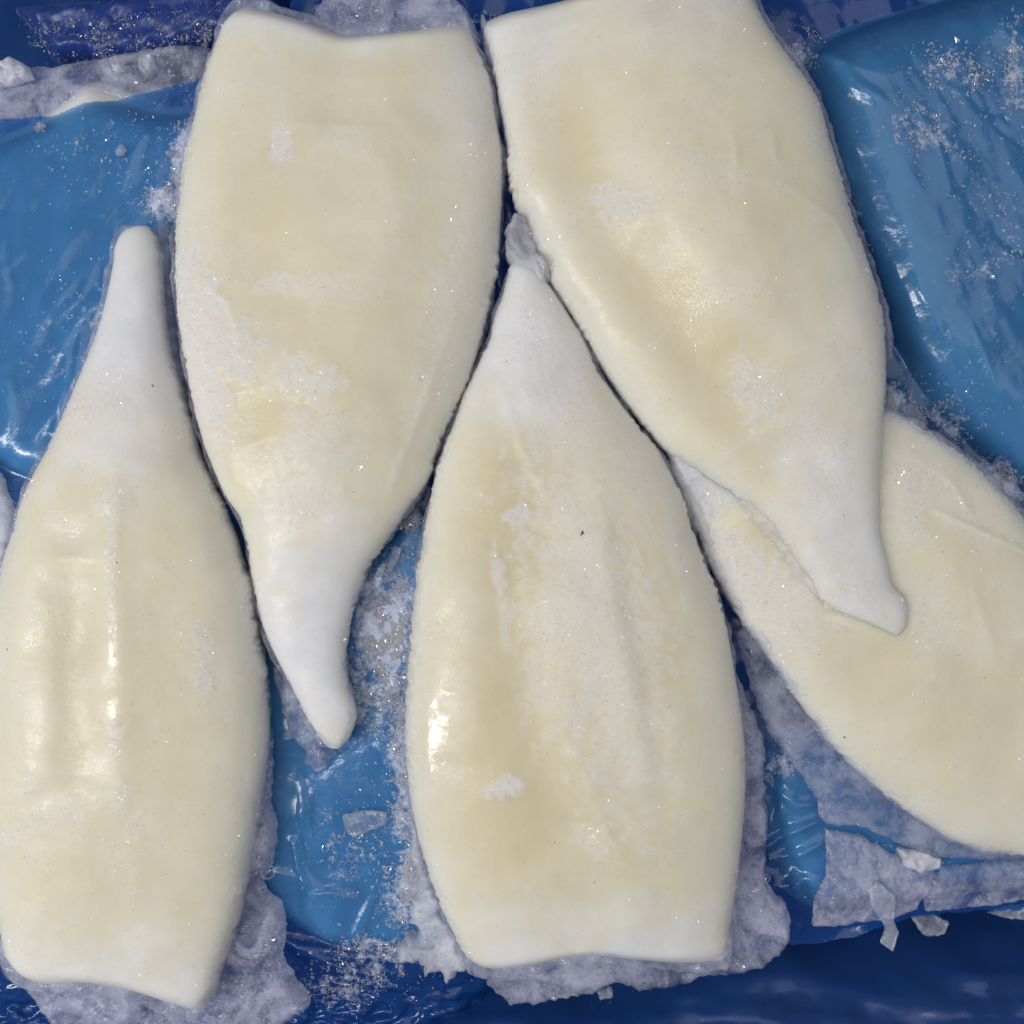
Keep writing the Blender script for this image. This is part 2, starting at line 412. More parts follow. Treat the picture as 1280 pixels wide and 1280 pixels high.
def slab(name, poly, step, zbase, thick, r, mat, parent=None, rough=0.3, wl=14, seed=1, under=0.0, extra=None, col=None, zref=None, keep_d=None):
    """a solid with the outline poly: rounded rim of r px, uneven top, closed underside"""
    P, d, F = grid_in(poly, step)
    if keep_d:
        F = F[(d[F] < keep_d).any(1)]; us = np.unique(F); rm = np.full(len(P), -1); rm[us] = np.arange(len(us)); P, d, F = P[us], d[us], rm[F]
    zb = zbase(P[:, 0], P[:, 1]) if callable(zbase) else np.full(len(P), zbase)
    q = np.clip(d / r, 0, 1)
    prof = np.sqrt(np.clip(1 - (1 - q) ** 2, 0, 1))
    zt = zb + thick * prof * (1 + rough * fbm(P[:, 0] / wl, P[:, 1] / wl, seed, 2, 0.5))
    if extra is not None: zt = zt + extra(P[:, 0], P[:, 1]) * prof
    zl = zb - under * prof
    zl = np.minimum(zl, zt - 1e-5)
    zr = float(np.median(zb)) if zref is None else zref
    X, Y = wx(P[:, 0], zr), wy(P[:, 1], zr)
    n = len(P)
    V = np.r_[np.c_[X, Y, zt], np.c_[X, Y, zl]]
    E = border_edges(F, n)
    FF = np.r_[F, F[:, ::-1] + n, np.c_[E[:, 1], E[:, 0], E[:, 0] + n, E[:, 1] + n]]
    rimv = np.exp(-d / 4.0) * sstep(-0.5, 0.4, fbm(P[:, 0] / 22, P[:, 1] / 22, seed + 9, 3))
    c = np.tile(np.c_[rimv, rimv * 0, rimv * 0], (2, 1))
    return mesh_obj(name, V, FF, mat, parent, col=c)

# box liner far below: dark plastic floor of the carton, rising to a wall towards the bottom of the picture
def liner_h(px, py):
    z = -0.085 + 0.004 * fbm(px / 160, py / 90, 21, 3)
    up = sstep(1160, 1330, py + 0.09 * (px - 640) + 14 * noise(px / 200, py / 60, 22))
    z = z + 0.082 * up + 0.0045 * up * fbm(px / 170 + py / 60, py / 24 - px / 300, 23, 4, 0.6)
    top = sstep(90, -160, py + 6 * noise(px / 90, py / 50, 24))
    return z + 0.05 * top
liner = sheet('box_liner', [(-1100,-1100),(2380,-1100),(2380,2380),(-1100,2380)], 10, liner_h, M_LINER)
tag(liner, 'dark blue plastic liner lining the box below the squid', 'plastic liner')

FILM = [(-170,160),(-60,147),(0,142),(62,138),(110,124),(180,108),(250,92),(292,84),(330,60),(350,20),(360,-40),(372,-170),
        (900,-175),(1440,-175),(1445,500),(1445,1130),(1280,1147),(1200,1150),(1130,1163),(1085,1180),(1035,1192),(985,1196),(900,1206),(800,1212),(700,1222),(640,1240),(590,1300),(560,1400),(300,1440),(-60,1440),(-170,1440),(-175,800)]
FROST_FINE = [(490,800,36,110,8,2600),(470,780,30,90,0,1400),(505,960,22,110,0,1300),(510,1100,30,80,10,1500),(440,870,40,60,0,500),(1190,95,60,30,10,300),(1262,90,30,60,0,260),(1150,170,70,40,20,260),
  (1240,300,80,160,0,260),(225,200,16,70,10,500),(200,250,30,30,0,300),(120,180,110,50,-10,160),(90,420,70,110,20,140),(20,680,16,60,20,500),(515,640,16,26,20,500),(430,1060,50,60,0,260),(470,1200,70,40,0,500),(420,1250,60,30,0,300),
  (1190,520,50,40,40,300),(1262,600,40,20,45,400),(1130,500,24,26,40,300),(985,960,22,40,30,160),(1100,1100,60,40,0,260),(1150,1075,30,14,0,300),(610,90,10,40,0,160),(700,1240,90,16,0,250),(640,12,60,10,0,60),(1000,60,24,50,40,220),(1060,270,16,80,-20,220)]
def film_rime(px, py):
    v = np.zeros(len(px))
    for cx, cy, rx, ry, rot, n in FROST_FINE:
        th = math.radians(rot); dx, dy = px - cx, py - cy
        d2 = ((dx * math.cos(th) + dy * math.sin(th)) / rx) ** 2 + ((-dx * math.sin(th) + dy * math.cos(th)) / ry) ** 2
        v = np.maximum(v, np.exp(-d2) * min(1.0, 0.25 + n / (rx * ry) * 2.2))
    return np.c_[v, v * 0, v * 0]
film = sheet('film_sheet', jag(FILM, 2.2, 22, 31, 420), 2.9, film_h, M_FILM, None, film_rime)
tag(film, 'translucent blue plastic film spread between the two layers of squid', 'plastic film')

def lower_tube(key, label):
    e = empty('squid_tube'); tag(e, label, 'squid tube', None)
    poly, top, r = LOWER[key]
    P, d, F = grid_in(spline(poly, 220, True), 6)
    z = lower_h(key, P[:, 0], P[:, 1])[0] + 0.0006 * fbm(P[:, 0] / 40, P[:, 1] / 40, 41, 3) - 0.0006
    n = len(P)
    X, Y = wx(P[:, 0], 0), wy(P[:, 1], 0)
    zl = np.minimum(ZDEEP - 0.02 * np.sqrt(np.clip(d / r, 0, 1)), z - 1e-4)
    V = np.r_[np.c_[X, Y, z], np.c_[X, Y, zl]]
    E = border_edges(F, n)
    FF = np.r_[F, F[:, ::-1] + n, np.c_[E[:, 1], E[:, 0], E[:, 0] + n, E[:, 1] + n]]
    col = np.zeros((2 * n, 3)); col[:, 0] = 0.6 if key == 'right' else 0.9; col[:, 2] = 0.3 if key == 'right' else 0.0
    mesh_obj('mantle', V, FF, M_SQUID, e, col=col)
    return e
low_l = lower_tube('left', 'pale squid tube under the blue film at upper left, its edge showing past it')
low_r = lower_tube('right', 'large squid tube bulging under the blue film in the upper right corner')
low_m = lower_tube('middle', 'squid tube under the blue film between the left and centre tubes')
low_c = lower_tube('corner', 'squid tube hidden under film and ice sheet at the lower right')

# ------------------------------------------------------------------ the squid tubes on top
def squid(label, left, right, mouth, ht, hb, feats, zones, lift=None, seed=0, edge=1.0, flat=0.62, NT=380, NU=190):
    """left/right: outlines from the tail tip to the corners of the open end; mouth: the open end from left to right corner"""
    root = empty('squid_tube'); tag(root, label, 'squid tube')
    t = np.linspace(0, 1, NT); t = t + 0.0 * t
    t = np.where(t < 0.5, 0.5 * (2 * t) ** 1.12, 1 - 0.5 * (2 * (1 - t)) ** 1.12)
    Lf = spline(left, 700); Rf = spline(right, 700); Mf = spline(mouth, 400)
    s = np.linspace(0, 1, 700)
    lx, ly = np.interp(t, s, Lf[:, 0]), np.interp(t, s, Lf[:, 1])
    rx, ry = np.interp(t, s, Rf[:, 0]), np.interp(t, s, Rf[:, 1])
    # cross section: top arc then underside
    ph = np.linspace(0, np.pi, NU); ut = -np.cos(ph); vt = np.sin(ph) ** flat
    nb = 36; pb = np.linspace(0, np.pi, nb)[1:-1]; ub = np.cos(pb); vb = -np.sin(pb) ** 0.5
    u = np.r_[ut, ub]; v = np.r_[vt, vb]; top = np.r_[np.ones(NU, bool), np.zeros(len(ub), bool)]
    U, T = np.meshgrid(u, t); Vv, _ = np.meshgrid(v, t)
    f = (U + 1) / 2
    PX = lx[:, None] * (1 - f) + rx[:, None] * f
    PY = ly[:, None] * (1 - f) + ry[:, None] * f
    sm = np.linspace(0, 1, 400)
    mx = np.interp(f, sm, Mf[:, 0]) - (Mf[0, 0] * (1 - f) + Mf[-1, 0] * f)
    my = np.interp(f, sm, Mf[:, 1]) - (Mf[0, 1] * (1 - f) + Mf[-1, 1] * f)
    w = sstep(0.80, 1.0, T)
    PX = PX + w * mx; PY = PY + w * my
    # ragged rimed edge
    er = edge * np.abs(U) ** 14 * (0.25 + 0.9 * sstep(-0.35, 0.45, fbm(PX / 60, PY / 60, seed + 45, 2)))
    nx = (rx - lx); ny = (ry - ly); nl = np.maximum(np.hypot(nx, ny), 1); nx, ny = nx / nl, ny / nl
    jit = 2.1 * fbm(PX / 8, PY / 8, seed + 50, 3, 0.75) + 2.0 * noise(PX / 34, PY / 34, seed + 55)
    PX = PX + er * jit * nx[:, None]; PY = PY + er * jit * ny[:, None]
    HT = np.interp(t, np.linspace(0, 1, len(ht)), ht); HB = np.full(NT, hb)
    capm = np.sqrt(np.clip(1 - sstep(0, 1, np.clip((t - 0.962) / 0.038, 0, 1)) ** 1.5 * 1.0, 0, 1))
    capt = np.sqrt(np.clip(1 - np.clip(1 - t / 0.05, 0, 1) ** 2, 0, 1))
    cap = capm * capt
    tk = np.linspace(0, 1, 60)
    lf = lift(T) if lift else 0 * T
    Z = hb + lf + np.where(Vv > 0, Vv * (HT * cap)[:, None], Vv * (HB * cap)[:, None])
    tf = np.clip(Vv, 0, 1) * cap[:, None]
    dz = 0.0008 * fbm(PX / 120, PY / 120, seed + 1, 2) + 0.00016 * fbm(PX / 40, PY / 40, seed + 2, 2)
    for pts, wd, a in feats:
        dz = dz + (ridge(PX, PY, pts, wd * 1.5, a * (1.15 if wd >= 20 else 0.7)) if wd > 7.5 else ridge(PX, PY, pts, wd * 1.2, a * 0.7))
    col = np.zeros(PX.shape + (4,))
    ch = {'w': 0, 'f': 1, 'y': 2, 'g': 3}
    for zz in zones:
        k, a, cx, cy, rx_, ry_ = zz[:6]
        rot = zz[6] if len(zz) > 6 else 0
        soft = {'w': 0.8, 'f': 0.45, 'y': 0.9, 'g': 0.4}[k]; rough = {'w': 0.4, 'f': 0.85, 'y': 0.35, 'g': 0.7}[k]
        b = a * blob(PX, PY, cx, cy, rx_, ry_, rot, soft, rough, {'w': 60, 'f': 22, 'y': 55, 'g': 16}[k], seed + 7)
        col[..., ch[k]] = np.maximum(col[..., ch[k]], b)
    col[..., 1] = np.maximum(col[..., 1], 0.16 * sstep(0.15, 0.75, fbm(PX / 70, PY / 90, seed + 61, 4, 0.65)))
    fr = col[..., 1]
    dz = dz + fr * (0.00036 + 0.00020 * fbm(PX / 8, PY / 8, seed + 20, 3, 0.7))
    col[..., 2] *= (1 - 0.6 * np.abs(U) ** 4)
    col[..., 0] = np.maximum(col[..., 0], 0.55 * np.abs(U) ** 7)
    # rime along the rim
    rim = np.abs(U) ** 20 * edge
    col[..., 1] = np.maximum(col[..., 1], 0.35 * rim * sstep(-0.2, 0.5, fbm(PX / 25, PY / 25, seed + 31, 3)))
    dz = dz + rim * 0.0005 * fbm(PX / 7, PY / 7, seed + 33, 2)
    Z = Z + dz * tf
    zr = hb + lf + 0.002
    X = wx(PX, zr); Y = wy(PY, zr)
    M = len(u)
    V = np.stack([X, Y, Z], -1).reshape(-1, 3)
    i = np.arange(NT - 1)[:, None] * M; j = np.arange(M)[None]
    j2 = (j + 1) % M
    F = np.stack([i + j, i + M + j, i + M + j2, i + j2], -1).reshape(-1, 4)
    if np.mean(np.cross(V[F[:, 1]] - V[F[:, 0]], V[F[:, 3]] - V[F[:, 0]])[np.tile(j.ravel() < NU - 1, NT - 1)][:, 2]) < 0: F = F[:, ::-1]
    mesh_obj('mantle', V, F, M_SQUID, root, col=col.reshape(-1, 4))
    # thin rim of glaze ice frozen round the tube
    ol = np.vstack([Lf[8:-1:9], Mf[::12], Rf[-2:8:-9]])
    tn = np.roll(ol, -1, 0) - np.roll(ol, 1, 0); tn /= np.maximum(np.hypot(*tn.T)[:, None], 1e-6)
    nn = np.c_[-tn[:, 1], tn[:, 0]]
    cen = ol.mean(0)
    if ((nn * (ol - cen)).sum(1)).mean() < 0: nn = -nn
    ol = ol + nn * (3.0 + 3.2 * fbm(ol[:, 0] / 30, ol[:, 1] / 30, seed + 70, 4, 0.7))[:, None]
    if lift is None:
        slab('ice_rim', ol, 2.4, hb * 0.55, 0.0085, 7, M_CLEAR, root, 0.2, 24, seed + 71, 0.002, keep_d=26)
    # loose rime crystals stuck to the skin
    sel = np.tile(top, NT)
    P = V[sel]; fw = (fr.reshape(-1)[sel] ** 1.3 + 0.035 + 0.20 * (np.abs(U.reshape(-1)[sel]) ** 10))
    dA = np.maximum(np.gradient(X, axis=0) * np.gradient(Y, axis=1) - np.gradient(X, axis=1) * np.gradient(Y, axis=0), 0)
    dA = np.abs(np.gradient(X, axis=0) * np.gradient(Y, axis=1) - np.gradient(X, axis=1) * np.gradient(Y, axis=0)).reshape(-1)[sel]
    pr = fw * dA; pr /= pr.sum()
    n = int(13000)
    ii = RNG.choice(len(P), n, p=pr)
    return root, P[ii]

def crystals(name, P, size, mat, parent=None, flat=0.5, seed=0):
    """many small irregular ice grains in one mesh"""
    rg = np.random.default_rng(seed + 100)
    n = len(P)
    base = np.array([(1,0,0),(-.5,.87,0),(-.5,-.87,0),(0.1,0,.8),(0,.1,-.6)], float)
    tri = np.array([(0,1,3),(1,2,3),(2,0,3),(1,0,4),(2,1,4),(0,2,4)])
    q = rg.normal(size=(n, 4)); q /= np.linalg.norm(q, axis=1)[:, None]
    w_, x, y, z = q.T
    R = np.stack([1-2*(y*y+z*z), 2*(x*y-z*w_), 2*(x*z+y*w_), 2*(x*y+z*w_), 1-2*(x*x+z*z), 2*(y*z-x*w_), 2*(x*z-y*w_), 2*(y*z+x*w_), 1-2*(x*x+y*y)], -1).reshape(n, 3, 3)
    sc = size * np.exp(rg.normal(0, 0.45, n))
    b = base[None] * (1 + 0.5 * rg.uniform(-1, 1, (n, 5, 3))) * np.array([1, 0.75, 0.6])
    V = np.einsum('nij,nkj->nki', R, b) * sc[:, None, None] + P[:, None, :]
    V[..., 2] = P[:, None, 2] + (V[..., 2] - P[:, None, 2]) * flat + 0.2 * sc[:, None]
    F = (tri[None] + 5 * np.arange(n)[:, None, None]).reshape(-1, 3)
    o = mesh_obj(name, V.reshape(-1, 3), F, mat, parent, smooth=False)
    o['kind'] = 'stuff'
    return o

# A: left tube, tail up
sq_a, pa = squid('cream squid tube at the left edge, white tail up, wet ridge down its middle',
  [(172,284),(154,292),(145,312),(143,336),(134,380),(120,430),(97,487),(72,548),(40,608),(20,672),(6,720),(-6,800),(-12,900),(-13,1000),(-8,1090),(0,1142),(8,1186),(18,1207)],
  [(172,284),(188,285),(197,310),(200,350),(204,400),(211,440),(226,488),(240,531),(250,571),(268,608),(288,655),(300,689),(316,739),(328,823),(333,870),(335,930),(327,990),(318,1051),(302,1135),(285,1190),(266,1250)],
  [(18,1207),(40,1226),(67,1233),(111,1231),(161,1239),(208,1255),(245,1266),(266,1250)],
  [0.007,0.011,0.014,0.0175,0.020,0.0215,0.022,0.022,0.021,0.019,0.016,0.0125], 0.007,
  [([(160,590),(163,700),(168,820),(172,985)], 13, 0.0015), ([(116,690),(112,800),(118,960)], 22, -0.0024), ([(85,760),(80,860),(80,960)], 16, 0.0009),
   ([(215,640),(225,800),(225,960)], 30, -0.0008), ([(155,605),(165,640)], 16, 0.0010), ([(50,700),(40,800)], 12, 0.0008), ([(300,700),(318,860),(312,1000)], 7, -0.0006),
   ([(60,1010),(115,985)], 10, 0.0005), ([(20,1165),(150,1180),(280,1215)], 16, -0.0006), ([(105,565),(150,570),(235,590)], 10, 0.0006)],
  [('w',1,180,400,110,165), ('w',.85,140,1270,240,95), ('f',.45,120,500,60,26,-20), ('f',.6,270,820,12,46), ('f',.4,80,1010,70,16,-22), ('f',.45,165,630,18,26),
   ('f',.5,163,720,9,60), ('f',.5,168,905,12,22), ('f',.45,178,980,12,20), ('f',.45,190,1015,12,18), ('f',.5,60,965,12,14), ('f',.35,105,1000,22,18), ('f',.3,185,480,35,14),
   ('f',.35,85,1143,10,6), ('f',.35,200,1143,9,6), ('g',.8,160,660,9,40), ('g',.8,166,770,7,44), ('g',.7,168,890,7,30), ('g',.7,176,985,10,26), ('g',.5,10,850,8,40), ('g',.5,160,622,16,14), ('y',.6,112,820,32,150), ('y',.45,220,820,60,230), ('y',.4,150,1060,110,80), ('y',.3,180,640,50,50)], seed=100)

# B: second tube, open end up, tail down
sq_b, pb_ = squid('squid tube with open end at top and narrow white tail hanging over blue film',
  [(412,936),(403,927),(386,900),(366,860),(352,833),(336,800),(322,756),(313,700),(304,652),(285,622),(269,588),(250,531),(239,480),(232,440),(224,386),(222,302),(228,242),(235,195),(249,134),(260,94),(272,60),(283,28)],
  [(412,936),(428,934),(441,910),(444,888),(434,855),(432,822),(434,790),(443,756),(460,712),(484,675),(511,635),(534,601),(551,554),(568,517),(585,480),(600,430),(614,372),(623,319),(627,255),(628,200),(622,160),(614,105),(600,75),(589,40),(583,24)],
  [(283,28),(296,12),(314,7),(350,15),(390,28),(430,42),(470,41),(520,35),(560,27),(583,24)],
  [0.006,0.009,0.0115,0.015,0.0185,0.021,0.0225,0.023,0.023,0.022,0.019,0.014], 0.007,
  [([(430,30),(425,110),(420,180)], 40, -0.0026), ([(300,500),(320,560)], 28, -0.0012), ([(355,180),(368,230)], 16, -0.0010), ([(320,640),(400,660),(480,640)], 14, 0.0007),
   ([(330,120),(330,300),(360,420)], 34, -0.0018), ([(520,100),(560,300),(530,480)], 30, -0.0007), ([(480,80),(500,300),(460,500)], 40, 0.0008), ([(380,470),(450,500),(400,560)], 22, 0.0006), ([(565,420),(530,520),(490,620)], 5, 0.0007), ([(240,340),(300,390),(320,460)], 5, 0.0008)],
  [('w',1,405,800,85,140), ('w',.9,430,0,200,62), ('w',.5,590,120,40,90), ('f',.95,364,205,13,27,10), ('f',1,247,350,20,34,-10), ('f',1,264,405,36,60,-14), ('f',.9,298,438,46,32,25), ('f',.9,272,490,26,70,-12), ('f',.5,400,372,60,16,5), ('f',.7,395,483,46,22,10), ('f',.5,410,555,40,44), ('f',.4,390,625,60,24),
   ('f',.4,560,390,22,160,14), ('f',.45,600,200,22,40), ('f',.35,430,375,60,22), ('f',.3,450,200,40,20), ('f',.3,290,130,10,22), ('y',.75,325,530,50,60), ('y',.5,430,420,120,140), ('y',.5,345,300,60,130), ('y',.35,470,170,90,80), ('y',.3,520,560,40,60)], seed=200)

# C: centre tube, tail up
sq_c, pc = squid('frozen squid tube in the centre, grey-white tail pointing up, frosted hollow down its middle',
  [(650,331),(637,333),(632,356),(618,396),(611,425),(601,447),(581,490),(561,544),(548,581),(536,635),(527,682),(517,756),(512,823),(508,880),(508,934),(514,1001),(527,1058),(544,1112),(561,1152),(581,1190),(598,1207)],
  [(650,331),(668,337),(685,356),(706,386),(732,430),(749,467),(773,501),(796,531),(823,566),(850,617),(867,669),(887,722),(905,776),(918,847),(928,917),(930,994),(922,1085),(915,1135),(909,1192),(903,1204)],
  [(598,1207),(622,1213),(662,1208),(716,1196),(756,1195),(790,1199),(850,1205),(903,1204)],
  [0.009,0.0125,0.015,0.0185,0.0215,0.0235,0.0245,0.0245,0.024,0.022,0.019,0.014], 0.007,
  [([(655,590),(645,680),(640,800),(690,1000)], 30, -0.0028), ([(735,600),(760,750),(800,960)], 9, 0.0007), ([(765,640),(790,800),(820,980)], 12, -0.0010), ([(690,640),(705,800),(770,990)], 26, -0.0008),
   ([(740,1018),(752,1030),(772,1052)], 9, 0.0016), ([(533,880),(537,930),(545,975)], 10, 0.0010), ([(560,1120),(700,1110),(830,1105),(915,1110)], 12, -0.0009), ([(720,1180),(740,1160)], 8, 0.0008),
   ([(628,490),(650,560),(680,620)], 5, 0.0006), ([(625,700),(630,760)], 5, 0.0005), ([(700,900),(745,1000)], 6, 0.0005), ([(640,400),(690,470)], 20, -0.0005)],
  [('w',1,655,420,80,105), ('w',.9,760,1230,240,95), ('f',.55,690,450,55,90,-20), ('f',.45,720,540,70,50), ('f',.55,735,760,75,200,-12), ('f',.35,770,930,50,90,-15), ('f',.85,648,640,16,12,-25), ('f',.7,625,715,9,26,-15),
   ('f',.6,632,772,7,28), ('f',.9,632,967,22,13,-15), ('f',.5,785,585,35,50), ('f',.5,840,680,14,60,-10), ('f',.4,690,830,40,80), ('f',.4,740,1040,12,26,-30),
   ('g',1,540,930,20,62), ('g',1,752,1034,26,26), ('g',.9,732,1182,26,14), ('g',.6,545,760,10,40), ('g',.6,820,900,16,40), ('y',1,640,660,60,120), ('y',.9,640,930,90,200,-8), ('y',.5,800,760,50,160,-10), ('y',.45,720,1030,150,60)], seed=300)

# E: tube at the right, under D's tail
sq_e, pe = squid('frozen squid tube at the right edge, lying under the tail of the tube above it',
  [(838,556),(838,585),(853,622),(873,669),(894,719),(927,776),(961,823),(980,850),(1013,897),(1058,951),(1112,998),(1159,1031),(1206,1055),(1280,1068),(1370,1066),(1440,1050)],
  [(838,556),(860,542),(910,535),(980,522),(1050,512),(1105,514),(1135,525),(1169,546),(1203,570),(1236,600),(1280,648),(1340,720),(1400,810),(1450,900),(1470,960)],
  [(1440,1050),(1465,1030),(1480,1000),(1470,960)],
  [0.005,0.0075,0.0095,0.0115,0.013,0.0145,0.016,0.017,0.017,0.016,0.014,0.012], 0.006,
  [([(1160,640),(1190,655),(1235,675),(1290,697)], 3.5, 0.0010), ([(1165,590),(1185,615),(1200,645)], 4, 0.0007), ([(1100,990),(1112,972),(1080,935)], 9, 0.0008), ([(1000,770),(1040,772),(1060,784)], 4, 0.0008),
   ([(1110,700),(1180,820),(1260,900)], 30, -0.0010), ([(980,800),(1080,900),(1180,960)], 20, 0.0007), ([(1200,740),(1225,820)], 6, 0.0006), ([(1020,810),(1100,850)], 30, -0.0008)],
  [('f',.85,882,600,50,38,40), ('f',.7,930,720,60,42,50), ('f',.5,980,770,40,60,-30), ('f',.55,1125,610,30,60), ('f',.4,1185,640,22,40,-30), ('f',.55,1265,790,16,8), ('f',.4,1150,770,30,50), ('f',.4,1000,740,26,26),
   ('g',1,1105,968,40,16,40), ('g',1,1225,672,70,8,26), ('g',.9,1045,775,24,8,20), ('g',.6,1195,625,30,8,60), ('y',.9,968,668,40,34,40), ('y',.6,1085,840,80,55,20), ('y',.45,1190,880,110,80), ('y',.35,1200,700,60,80), ('w',.5,1150,1040,190,40,20)], seed=500)

# D: tube at the top right, open end beyond the top of the frame, tail on E
def lift_d(T): return 0.0125 * (1 - sstep(0.06, 0.50, T))
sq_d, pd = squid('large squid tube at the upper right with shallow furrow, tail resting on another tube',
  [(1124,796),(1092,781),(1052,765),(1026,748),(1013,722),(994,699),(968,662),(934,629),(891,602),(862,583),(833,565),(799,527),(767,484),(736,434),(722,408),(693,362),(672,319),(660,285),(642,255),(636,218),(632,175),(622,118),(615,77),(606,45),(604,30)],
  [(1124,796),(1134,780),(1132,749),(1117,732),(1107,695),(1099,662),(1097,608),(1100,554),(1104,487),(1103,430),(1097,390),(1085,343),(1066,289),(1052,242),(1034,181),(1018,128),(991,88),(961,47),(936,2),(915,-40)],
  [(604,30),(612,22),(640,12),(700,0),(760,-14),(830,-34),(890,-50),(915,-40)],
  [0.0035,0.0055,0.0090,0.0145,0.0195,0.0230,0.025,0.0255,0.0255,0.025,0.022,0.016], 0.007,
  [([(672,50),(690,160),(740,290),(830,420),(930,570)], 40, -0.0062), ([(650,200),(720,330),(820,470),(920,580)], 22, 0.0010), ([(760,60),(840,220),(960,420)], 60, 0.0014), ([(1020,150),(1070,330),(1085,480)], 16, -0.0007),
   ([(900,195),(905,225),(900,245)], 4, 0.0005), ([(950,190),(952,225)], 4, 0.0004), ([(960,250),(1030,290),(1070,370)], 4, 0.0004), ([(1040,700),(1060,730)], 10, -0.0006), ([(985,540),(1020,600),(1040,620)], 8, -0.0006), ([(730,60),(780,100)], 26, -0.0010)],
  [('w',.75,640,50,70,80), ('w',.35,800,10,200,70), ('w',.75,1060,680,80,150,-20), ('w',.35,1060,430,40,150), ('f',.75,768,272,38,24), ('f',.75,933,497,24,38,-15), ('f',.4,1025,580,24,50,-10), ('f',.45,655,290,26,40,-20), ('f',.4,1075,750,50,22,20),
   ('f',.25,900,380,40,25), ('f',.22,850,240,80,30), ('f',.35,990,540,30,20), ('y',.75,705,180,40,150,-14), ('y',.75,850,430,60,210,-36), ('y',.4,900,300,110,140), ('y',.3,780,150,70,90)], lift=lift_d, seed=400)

for r, p, s in ((sq_a, pa, 1), (sq_b, pb_, 2), (sq_c, pc, 3), (sq_d, pd, 4), (sq_e, pe, 5)):
    crystals('frost_crystals', p, 0.00022, M_SPARK, r, 0.7, s)

def fleck_mat():
    m, nt, out = new_mat('dark_fleck'); b = N(nt, 'ShaderNodeBsdfDiffuse'); b.inputs[0].default_value = (0.12, 0.10, 0.07, 1)
    nt.links.new(b.outputs[0], out.inputs[0]); return m
M_FLECK = fleck_mat()
for r, p, s_ in ((sq_a, pa, 6), (sq_b, pb_, 7), (sq_c, pc, 8), (sq_d, pd, 9), (sq_e, pe, 10)):
    f = crystals('dark_flecks', p[RNG.choice(len(p), 3)], 0.00040, M_FLECK, r, 0.4, s_)
# ------------------------------------------------------------------ ice glaze frozen to the tubes
def glaze(parent, poly, zb, th, r, mat=M_GLAZE, amp=2.5, wl=16, seed=1, step=2.2, rough=0.12, nwl=44, name='ice_glaze'):
    o = slab(name, jag(poly, amp, wl, seed), step, zb, th, r, mat, parent, rough, nwl, seed + 3, under=0.002)
    v = np.empty(len(o.data.vertices) * 3, np.float32); o.data.vertices.foreach_get('co', v); v = v.reshape(-1, 3)[:len(o.data.vertices) // 2]
    k = np.random.default_rng(seed + 500).choice(len(v), max(20, len(v) // 9))
    crystals('frost_crystals', v[k], 0.00034, M_SPARK, o, 0.8, seed + 600)
    return o
glaze(sq_a, [(300,1000),(325,985),(343,1012),(345,1060),(338,1085),(330,1105),(350,1125),(359,1150),(356,1190),(368,1215),(388,1250),(360,1275),(315,1290),(250,1330),(150,1320),(90,1292),(58,1262),(40,1235),(12,1215),(2,1188),(8,1160),(60,1120),(200,1120)], 0.001, 0.0075, 14, seed=3)
glaze(sq_a, [(195,285),(214,284),(219,330),(222,390),(232,450),(243,520),(232,540),(215,500),(200,430),(190,350)], 0.001, 0.007, 9, M_CLEAR, seed=5)
glaze(sq_a, [(300,700),(318,735),(334,830),(341,930),(338,1010),(320,1020),(310,900),(300,800)], 0.003, 0.009, 8, M_CLEAR, seed=6, amp=1.5)
glaze(sq_a, [(-20,560),(20,640),(14,700),(-10,760),(-60,760),(-60,600)], -0.004, 0.004, 10, M_FROST, seed=8, amp=4)
glaze(sq_b, [(352,815),(366,850),(390,890),(408,925),(420,944),(400,952),(385,938),(364,915),(350,870),(342,830)], -0.001, 0.005, 7, M_CLEAR, seed=11)
glaze(sq_b, [(395,30),(405,0),(430,-20),(490,-25),(560,-20),(572,5),(588,20),(600,60),(585,60),(500,60),(430,60)], 0.004, 0.006, 10, M_GLAZE, seed=12)
glaze(sq_b, [(585,40),(606,75),(620,110),(626,170),(636,196),(633,225),(622,230),(612,160),(596,90)], 0.004, 0.008, 6, M_CLEAR, seed=13, amp=1.5)
glaze(sq_b, [(620,380),(606,430),(575,520),(548,580),(522,632),(505,640),(540,560),(580,460),(600,380)], 0.001, 0.006, 6, M_CLEAR, seed=14, amp=1.6)
glaze(sq_c, [(915,850),(932,868),(948,905),(956,940),(953,975),(958,1030),(955,1090),(965,1110),(980,1128),(986,1150),(980,1180),(960,1200),(925,1213),(880,1216),(840,1230),(800,1234),(770,1224),(740,1236),(690,1228),(650,1224),(610,1222),(585,1212),(575,1190),(640,1150),(880,1150),(900,1000)], 0.000, 0.0065, 10, seed=15, amp=3)
glaze(sq_c, [(520,1010),(535,1060),(552,1120),(570,1160),(590,1205),(574,1212),(560,1222),(548,1212),(535,1216),(520,1200),(498,1190),(502,1170),(520,1160),(512,1140),(520,1110),(512,1060)], -0.003, 0.007, 9, M_FROST, seed=16, amp=6, wl=12)
glaze(sq_c, [(632,300),(640,275),(652,275),(664,290),(672,318),(688,345),(680,362),(660,345),(636,336)], 0.006, 0.012, 9, M_FROST, seed=17, amp=3, wl=10, rough=0.5)
glaze(sq_c, [(615,1215),(700,1215),(760,1230),(700,1248),(650,1254),(620,1240)], -0.008, 0.003, 8, M_GLAZE, seed=18, amp=4, wl=12)
glaze(sq_e, [(915,776),(945,790),(990,840),(1040,910),(1110,970),(1200,1030),(1290,1050),(1320,1075),(1260,1076),(1190,1070),(1140,1060),(1080,1034),(1032,1028),(1020,1000),(1005,975),(975,935),(955,905),(940,860)], 0.000, 0.0065, 12, seed=19, mat=M_BLUEICE)
